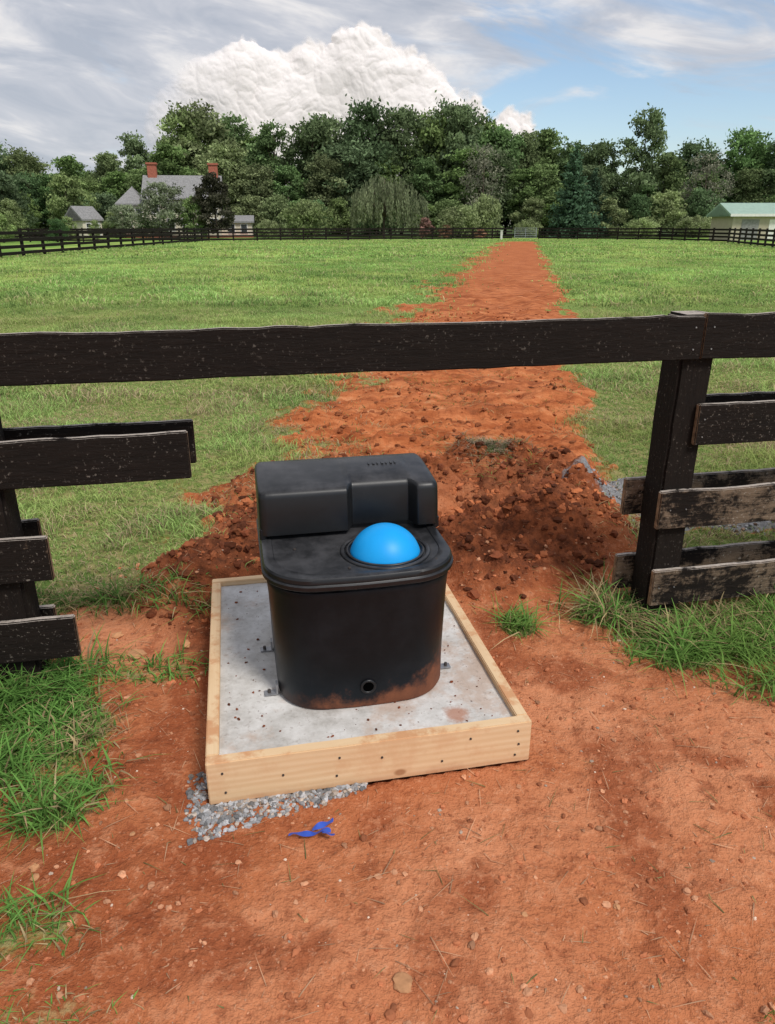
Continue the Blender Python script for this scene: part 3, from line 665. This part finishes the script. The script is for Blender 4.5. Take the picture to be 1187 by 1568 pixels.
def tree_mesh(name, H, Wd, zb, kind='oak', seed=1, base=(.05, .085, .022), nl=16, leaf=.26, per=26):
    global R
    R = np.random.RandomState(seed); rnd = random.Random(seed)
    V = []; F = []; pts = []; cols = []
    lean = (rnd.uniform(-.4, .4), rnd.uniform(-.3, .3))
    tp = lambda t: (lean[0]*t*H*.12+.015*H*math.sin(t*5+seed), lean[1]*t*H*.12, t*H*.92)
    tube([tp(t/8) for t in range(9)], .016*H+.04, .03, V, F, 9)
    if kind == 'oak':
        for k in range(nl):
            t = (k+.5)/nl; zc = zb+(H-zb)*(.08+.84*t)
            prof = math.sin(math.pi*min(1, (.16+.80*t)))**.7
            a = k*2.4+rnd.uniform(-.5, .5); rr = Wd/2*prof*rnd.uniform(.35, .80)
            c0 = tp(zc/H); lc = np.array([c0[0]+rr*math.cos(a), c0[1]+rr*math.sin(a), zc]); lr = Wd*rnd.uniform(.12, .22)
            st = tp(max(.12, (zc-rr*.8)/H)); mid = ((st[0]+lc[0])/2, (st[1]+lc[1])/2, (st[2]+lc[2])/2-.03*H)
            tube([st, mid, tuple(lc)], .006*H, .02, V, F, 5)
            ns = 18; dv = R.randn(ns, 3); dv /= np.linalg.norm(dv, axis=1)[:, None]; dv[:, 2] = np.where(dv[:, 2] < -.4, -dv[:, 2], dv[:, 2])
            sc = lc+dv*lr*np.array([1, 1, .85])*(.65+.6*R.rand(ns, 1)); tone = .72+.56*rnd.random()
            for q in range(ns):
                p = sc[q]+R.randn(per, 3)*lr*.21*np.array([1.2, 1.2, .8]); pts.append(p)
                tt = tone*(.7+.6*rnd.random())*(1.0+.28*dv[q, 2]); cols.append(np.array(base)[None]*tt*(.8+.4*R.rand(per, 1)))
        pp = np.concatenate(pts); Qd = leafquads(pp, leaf)
    elif kind == 'conifer':
        for k in range(26):
            t = k/25; z = zb+(H-zb)*t; rad = Wd/2*(1-t)**.85+.15
            nb = max(4, int(11*(1-t)+4))
            for j in range(nb):
                a = j*6.283/nb+k*1.1+rnd.uniform(-.2, .2); r_ = rad*rnd.uniform(.6, 1.15); c0 = tp(z/H*.98)
                e = (c0[0]+r_*math.cos(a), c0[1]+r_*math.sin(a), z-r_*.22)
                if j % 2 == 0: tube([c0, e], .03, .01, V, F, 4)
                m_ = int(6+r_*12); u = R.rand(m_, 1)**.6
                p = np.array(c0)*(1-u)+np.array(e)*u+R.randn(m_, 3)*np.array([.20, .20, .10])*(.5+r_*.25)
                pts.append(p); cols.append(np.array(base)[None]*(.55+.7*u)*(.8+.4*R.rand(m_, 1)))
        pp = np.concatenate(pts); Qd = leafquads(pp, leaf, 1.1)
    else:
        for k in range(230):
            a = rnd.uniform(0, 6.283); u = rnd.random()**.5; r_ = Wd/2*u*.95*(1+.12*math.sin(3*a+1))
            zt = H*(1-.42*u**2.2)*rnd.uniform(.82, 1.0); ln = zt-H*rnd.uniform(.04, .35)*(1.1-.5*u)
            ln = max(1.0, ln*rnd.uniform(.4, 1)); m_ = int(ln*13); s = np.linspace(0, 1, m_)[:, None]
            out = r_*(1+.10*s); p = np.concatenate([out*math.cos(a), out*math.sin(a), zt-ln*s], 1)+R.randn(m_, 3)*.12
            if k % 10 == 0: tube([tp(.35), (r_*.5*math.cos(a), r_*.5*math.sin(a), zt*.9), (r_*math.cos(a), r_*math.sin(a), zt)], .12, .03, V, F, 5)
            pts.append(p); tone = rnd.uniform(.6, 1.3); cols.append(np.array(base)[None]*tone*(.8+.4*R.rand(m_, 1)))
        pp = np.concatenate(pts); Qd = leafquads(pp, leaf, 1.5, True)
    C = np.repeat(np.concatenate(cols), 4, axis=0); nV = len(V)
    VV = np.concatenate([np.array(V), Qd.reshape(-1, 3)]); CC = np.concatenate([np.full((nV, 3), .05), C])
    loops = np.concatenate([np.array(F).ravel(), nV+np.arange(len(pp)*4)]); sizes = np.full(len(F)+len(pp), 4)
    mi = np.concatenate([np.zeros(len(F)), np.ones(len(pp))])
    return mesh_np(name, VV, loops, sizes, None, {'col': CC}, False, [BARK, LEAF], mi)
G1, G2, G3 = (.130, .195, .075), (.160, .225, .078), (.105, .165, .070)
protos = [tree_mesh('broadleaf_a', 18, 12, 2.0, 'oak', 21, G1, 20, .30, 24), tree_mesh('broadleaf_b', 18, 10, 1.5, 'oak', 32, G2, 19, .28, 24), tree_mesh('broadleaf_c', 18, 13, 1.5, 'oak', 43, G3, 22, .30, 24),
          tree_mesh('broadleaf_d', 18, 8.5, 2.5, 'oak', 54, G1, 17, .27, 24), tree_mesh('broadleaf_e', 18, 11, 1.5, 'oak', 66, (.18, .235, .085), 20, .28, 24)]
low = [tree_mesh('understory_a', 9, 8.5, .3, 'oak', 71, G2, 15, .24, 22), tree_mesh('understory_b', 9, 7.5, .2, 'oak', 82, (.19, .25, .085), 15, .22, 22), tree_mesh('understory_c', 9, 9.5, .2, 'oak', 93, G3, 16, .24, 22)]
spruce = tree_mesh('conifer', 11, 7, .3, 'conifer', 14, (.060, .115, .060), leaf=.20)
forest = empty('distant_treeline')
def inst(name, me, x, y, s, parent=None, sz=None, rz=None):
    o = obj(name, me, parent, (x, y, -.1), random.random()*6.28 if rz is None else rz); o.scale = (s, s, sz if sz else s); return o
prof = [(-150, 14), (-135, 15), (-120, 14), (-108, 15), (-97, 14), (-88, 15), (-80, 14.5), (-72, 14.4), (-66, 13.8), (-59, 12.9), (-51.6, 12.4), (-46, 13), (-42, 16), (-38, 14.8), (-33.8, 18.6), (-30, 19.6), (-24.9, 18.4), (-18.2, 17.4), (-13, 17.3), (-10, 18.3), (-3.7, 19.6), (3, 19.2), (7.4, 18.6), (11.9, 19.8), (15.5, 18), (18.5, 16.4), (23, 16.3), (26.5, 17), (29.7, 14.6), (34, 14.3), (45, 13.0), (50.8, 14.6), (55, 12.4), (60, 16.2), (66, 17), (73, 17), (80, 16), (88, 17), (97, 15), (108, 16), (120, 15), (135, 16)]
for k, (x, h) in enumerate(prof):
    s = h/18; inst('tree', random.choice(protos), x+random.uniform(-.8, .8), 135+random.uniform(-3, 3), max(.8, s*random.uniform(.92, 1.0)), forest, s)
    s *= random.uniform(.84, .94); inst('tree', random.choice(protos), x+3.2+random.uniform(-1, 1), 145+random.uniform(-3, 3), max(.9, s), forest, s)
for x in np.arange(-130, 130, 5.2):
    h = np.interp(x, [p[0] for p in prof], [p[1] for p in prof])*random.uniform(.55, .78)
    inst('tree', random.choice(protos), x+random.uniform(-1.5, 1.5), 126+random.uniform(-3, 3), h/14, forest, h/18)
for x in np.arange(-120, 120, 5.2):
    y_ = 121 if -45 < x < -16 else 117
    inst('undergrowth', random.choice(low), x+random.uniform(-2, 2), y_+random.uniform(-2, 3), random.uniform(.6, .9), forest, random.uniform(.45, .75))
for x in np.arange(-135, 135, 6):
    inst('undergrowth', random.choice(low), x+random.uniform(-2, 2), 152, 1.1, forest, .9)
for (x, y, h) in ((-74, 88, 8), (-69, 93, 9.5), (-63, 90, 9), (-58, 96, 9.8), (-53.5, 99, 8.8), (-49.5, 103, 7.5), (-66, 84, 4.5), (-60, 86, 4), (-55, 89, 4.8), (-50, 92, 3.8), (-46.5, 98, 4.5), (-82, 84, 9), (-44.5, 112, 8), (-37, 76, 2.6), (-41, 78, 3.2), (-46, 80, 3.4), (-33, 79, 2.2), (-39, 97, 2.6), (-35.5, 96, 2.2)):
    inst('undergrowth', random.choice(low), x, y, h/9*random.uniform(.9, 1.1), forest, h/9)
inst('tall_tulip_tree', protos[3], 39.5, 128, .90, None, 1.03, 1.0); inst('tall_tulip_tree', protos[3], 12.2, 131, .85, None, 1.08, 3.0)
inst('willow_tree', tree_mesh('willow_tree', 8.2, 10.8, 1, 'willow', 7, (.21, .245, .125), leaf=.13), -.4, 108, 1)
inst('conifer_tree', spruce, 26.3, 112, 1.15, None, 1.08); inst('conifer_tree', spruce, 30, 116, .85, None, .85); inst('conifer_tree', spruce, -50.5, 96, .62, None, .56); inst('conifer_tree', spruce, -53, 90, .8, None, .55)
inst('magnolia_tree', tree_mesh('magnolia_tree', 7.6, 5.6, .3, 'oak', 111, (.085, .085, .050), 15, .18, 26), -22.2, 103, 1)
orn = tree_mesh('ornamental_tree', 6.6, 6.6, .6, 'oak', 117, (.19, .23, .13), 13, .16, 22)
inst('ornamental_tree', orn, -28.6, 101.5, 1); inst('ornamental_tree', orn, -34.5, 104, .72, None, .62, 2.0); inst('ornamental_tree', low[1], -36.5, 106, .38, None, .36)
inst('ornamental_tree', low[2], -31.5, 103, .3, None, .28); inst('ornamental_tree', low[0], -25.2, 103.5, .45, None, .55)
shrub = tree_mesh('shrub_mesh', 4.2, 7.0, .1, 'oak', 131, (.21, .265, .10), 13, .16, 24)
shr = tree_mesh('red_shrub_mesh', 2.6, 3.0, .1, 'oak', 137, (.30, .16, .12), 9, .12, 18)
for (x, y, s, sz) in ((-10.5, 104, 1.0, 1.0), (9.3, 104, .95, .85), (13.2, 107, .7, 1.15), (34, 106, .7, .55), (-15.5, 103, .5, .5), (19, 106, .5, .5), (41, 106, .8, .6)): inst('shrub', shrub, x, y, s, None, sz)
inst('red_flowering_shrub', shr, 5.0, 103, .8, None, .9); inst('red_flowering_shrub', shr, 7.5, 101.5, .7, None, .6); inst('red_flowering_shrub', shr, 12.0, 102, .6, None, .45)
dead = tree_mesh('sparse_tree_mesh', 11, 8, 2.5, 'oak', 151, (.22, .22, .15), 13, .16, 9)
inst('sparse_tree', dead, 46, 117, 1.0, None, 1.0); inst('sparse_tree', dead, 14.3, 119, .9, None, 1.1)

# ------------------------------------------------------------------ cumulus cloud: real relief with thin vaporous edges, lit by the sun plus an added glow
def cumulus():
    m = bpy.data.materials.new('cloud_vapour'); m.use_nodes = True; nt = m.node_tree
    for n in list(nt.nodes): nt.nodes.remove(n)
    at = add(nt, 'ShaderNodeAttribute', {'attribute_name': 'dens'}); s_ = add(nt, 'ShaderNodeSeparateColor', None, {0: at.outputs['Color']})
    d = add(nt, 'ShaderNodeBsdfDiffuse', None, {'Color': (.56, .53, .51, 1)})
    e = add(nt, 'ShaderNodeEmission', None, {'Color': (.93, .85, .83, 1), 'Strength': .36})   # added glow brightens the shaded puffs, in place of light scattered inside
    a_ = add(nt, 'ShaderNodeAddShader', None, {0: d.outputs[0], 1: e.outputs[0]})
    t = add(nt, 'ShaderNodeBsdfTransparent')
    mx = add(nt, 'ShaderNodeMixShader', None, {0: s_.outputs[0], 1: t.outputs[0], 2: a_.outputs[0]})
    add(nt, 'ShaderNodeOutputMaterial', None, {0: mx.outputs[0]})
    az = np.linspace(-.38, .24, 960); el = np.linspace(.03, .25, 340); A, E = np.meshgrid(az, el)
    wx = (fbm(A*22, E*22, 5, 5)-.5)*.040; wy = (fbm(A*22, E*22, 5, 15)-.5)*.034; a, e = A+wx, E+wy
    BL = [(-.040, .158, .050), (-.012, .158, .042), (.022, .138, .050), (.055, .112, .046), (.085, .090, .042), (.112, .085, .036), (.135, .098, .026), (.165, .092, .020), (-.095, .120, .056), (-.165, .146, .052), (-.20, .125, .052), (-.245, .10, .045), (-.14, .085, .08), (0, .08, .085), (.10, .06, .06)]
    Hf = np.full(A.shape, 0.0)
    for (ca, ce, r) in BL:
        d2 = ((a-ca)**2+(e-ce)**2)/(r*r); hh = r*np.where(d2 < 1, np.sqrt(np.clip(1-d2, 0, 1)), -(np.sqrt(d2)-1)*1.5)
        Hf = Hf+np.exp(hh*90)
    H = np.log(Hf)/90
    def puff(s, seed): return 1-np.minimum(worley(a*s, e*s, seed)*1.3, 1.2)
    P = .015*puff(26, 3)+.0085*puff(58, 9)+.0036*puff(125, 17); fine = .0012*puff(280, 29)+(fbm(A*130, E*130, 4, 2)-.5)*.006
    D = H+P+fine
    soft = .010+.05*ss(-.14, -.27, A)+.014*ss(.10, .05, E)
    thr = .012
    al = ss(thr, thr+soft, D)*(1-.45*ss(-.16, -.28, A))
    keep = D > thr
    dist = 1300-(H+P*.62+fine*.3-.02)*520
    V = np.stack([np.sin(A)*np.cos(E)*dist, np.cos(A)*np.cos(E)*dist, np.sin(E)*dist+1.6], -1).reshape(-1, 3)
    i = np.arange(A.size).reshape(A.shape)
    Q = np.stack([i[:-1, :-1], i[:-1, 1:], i[1:, 1:], i[1:, :-1]], -1).reshape(-1, 4); kq = keep.ravel()[Q].any(1); Q = Q[kq]
    used = np.unique(Q); rm = np.zeros(A.size, int); rm[used] = np.arange(len(used)); alu = al.ravel()[used][:, None]
    obj('cloud', mesh_np('cloud', V[used], rm[Q].ravel(), np.full(len(Q), 4), m, {'dens': np.repeat(alu, 3, 1)}, True))
cumulus()

# ------------------------------------------------------------------ camera, light, sky
cam = bpy.data.cameras.new('camera'); co = bpy.data.objects.new('camera', cam); COL.objects.link(co)
cam.sensor_fit = 'VERTICAL'; cam.sensor_height = 36; cam.lens = 26; cam.clip_start = .05; cam.clip_end = 3000
co.location = (0, 0, 1.6); co.rotation_euler = (math.radians(90-21.2), 0, 0); scene.camera = co
SEL = math.radians(52); SAZ = math.radians(140)
sd = Vector((math.sin(SAZ)*math.cos(SEL), math.cos(SAZ)*math.cos(SEL), math.sin(SEL)))
sun = bpy.data.lights.new('sun', 'SUN'); so = bpy.data.objects.new('sun', sun); COL.objects.link(so)
sun.energy = 2.75; sun.angle = math.radians(14); sun.color = (1.0, .96, .90); so.rotation_euler = sd.to_track_quat('Z', 'Y').to_euler()
w = bpy.data.worlds.new('World'); scene.world = w; w.use_nodes = True; nt = w.node_tree
for n in list(nt.nodes): nt.nodes.remove(n)
sky = add(nt, 'ShaderNodeTexSky', {'sky_type': 'NISHITA', 'sun_disc': False, 'sun_elevation': SEL, 'sun_rotation': SAZ, 'air_density': 1.0, 'dust_density': .8, 'ozone_density': 1.6})
bg = add(nt, 'ShaderNodeBackground', None, {'Color': sky.outputs[0], 'Strength': .145})
tc = add(nt, 'ShaderNodeTexCoord'); sx_ = add(nt, 'ShaderNodeSeparateXYZ', None, {0: tc.outputs['Generated']})
az = M(nt, 'ARCTAN2', sx_.outputs[0], sx_.outputs[1]); el = sx_.outputs[2]
pv = add(nt, 'ShaderNodeCombineXYZ', None, {0: az, 1: M(nt, 'MULTIPLY_ADD', az, .55, M(nt, 'MULTIPLY', el, 4.0)), 2: 0.3}).outputs[0]
vv = add(nt, 'ShaderNodeTexNoise', None, {'Vector': pv, 'Scale': 4.2, 'Detail': 6.0, 'Roughness': .58, 'Distortion': .6})
left = sstep(nt, az, .12, -.20)
veil = M(nt, 'ADD', vv.outputs[0], M(nt, 'MULTIPLY', left, .27)); veil = M(nt, 'ADD', veil, M(nt, 'MULTIPLY', sstep(nt, el, .15, .24), .09))
vm = M(nt, 'MULTIPLY', sstep(nt, veil, .46, .70), .92)
v2_ = add(nt, 'ShaderNodeTexNoise', None, {'Vector': pv, 'Scale': 6.5, 'Detail': 5.0, 'Roughness': .58, 'Distortion': .5}).outputs[0]
vc = ramp(nt, v2_, [(.34, (.46, .49, .56)), (.50, (.60, .61, .66)), (.64, (.86, .83, .82))])
vb = add(nt, 'ShaderNodeBackground', None, {'Color': vc, 'Strength': 1.0})
m1 = add(nt, 'ShaderNodeMixShader', None, {0: vm, 1: bg.outputs[0], 2: vb.outputs[0]})
add(nt, 'ShaderNodeOutputWorld', None, {0: m1.outputs[0]})
scene.view_settings.view_transform = 'Standard'; scene.view_settings.look = 'None'; scene.view_settings.exposure = 0
print('OBJECTS', len(bpy.data.objects), os.cpu_count())
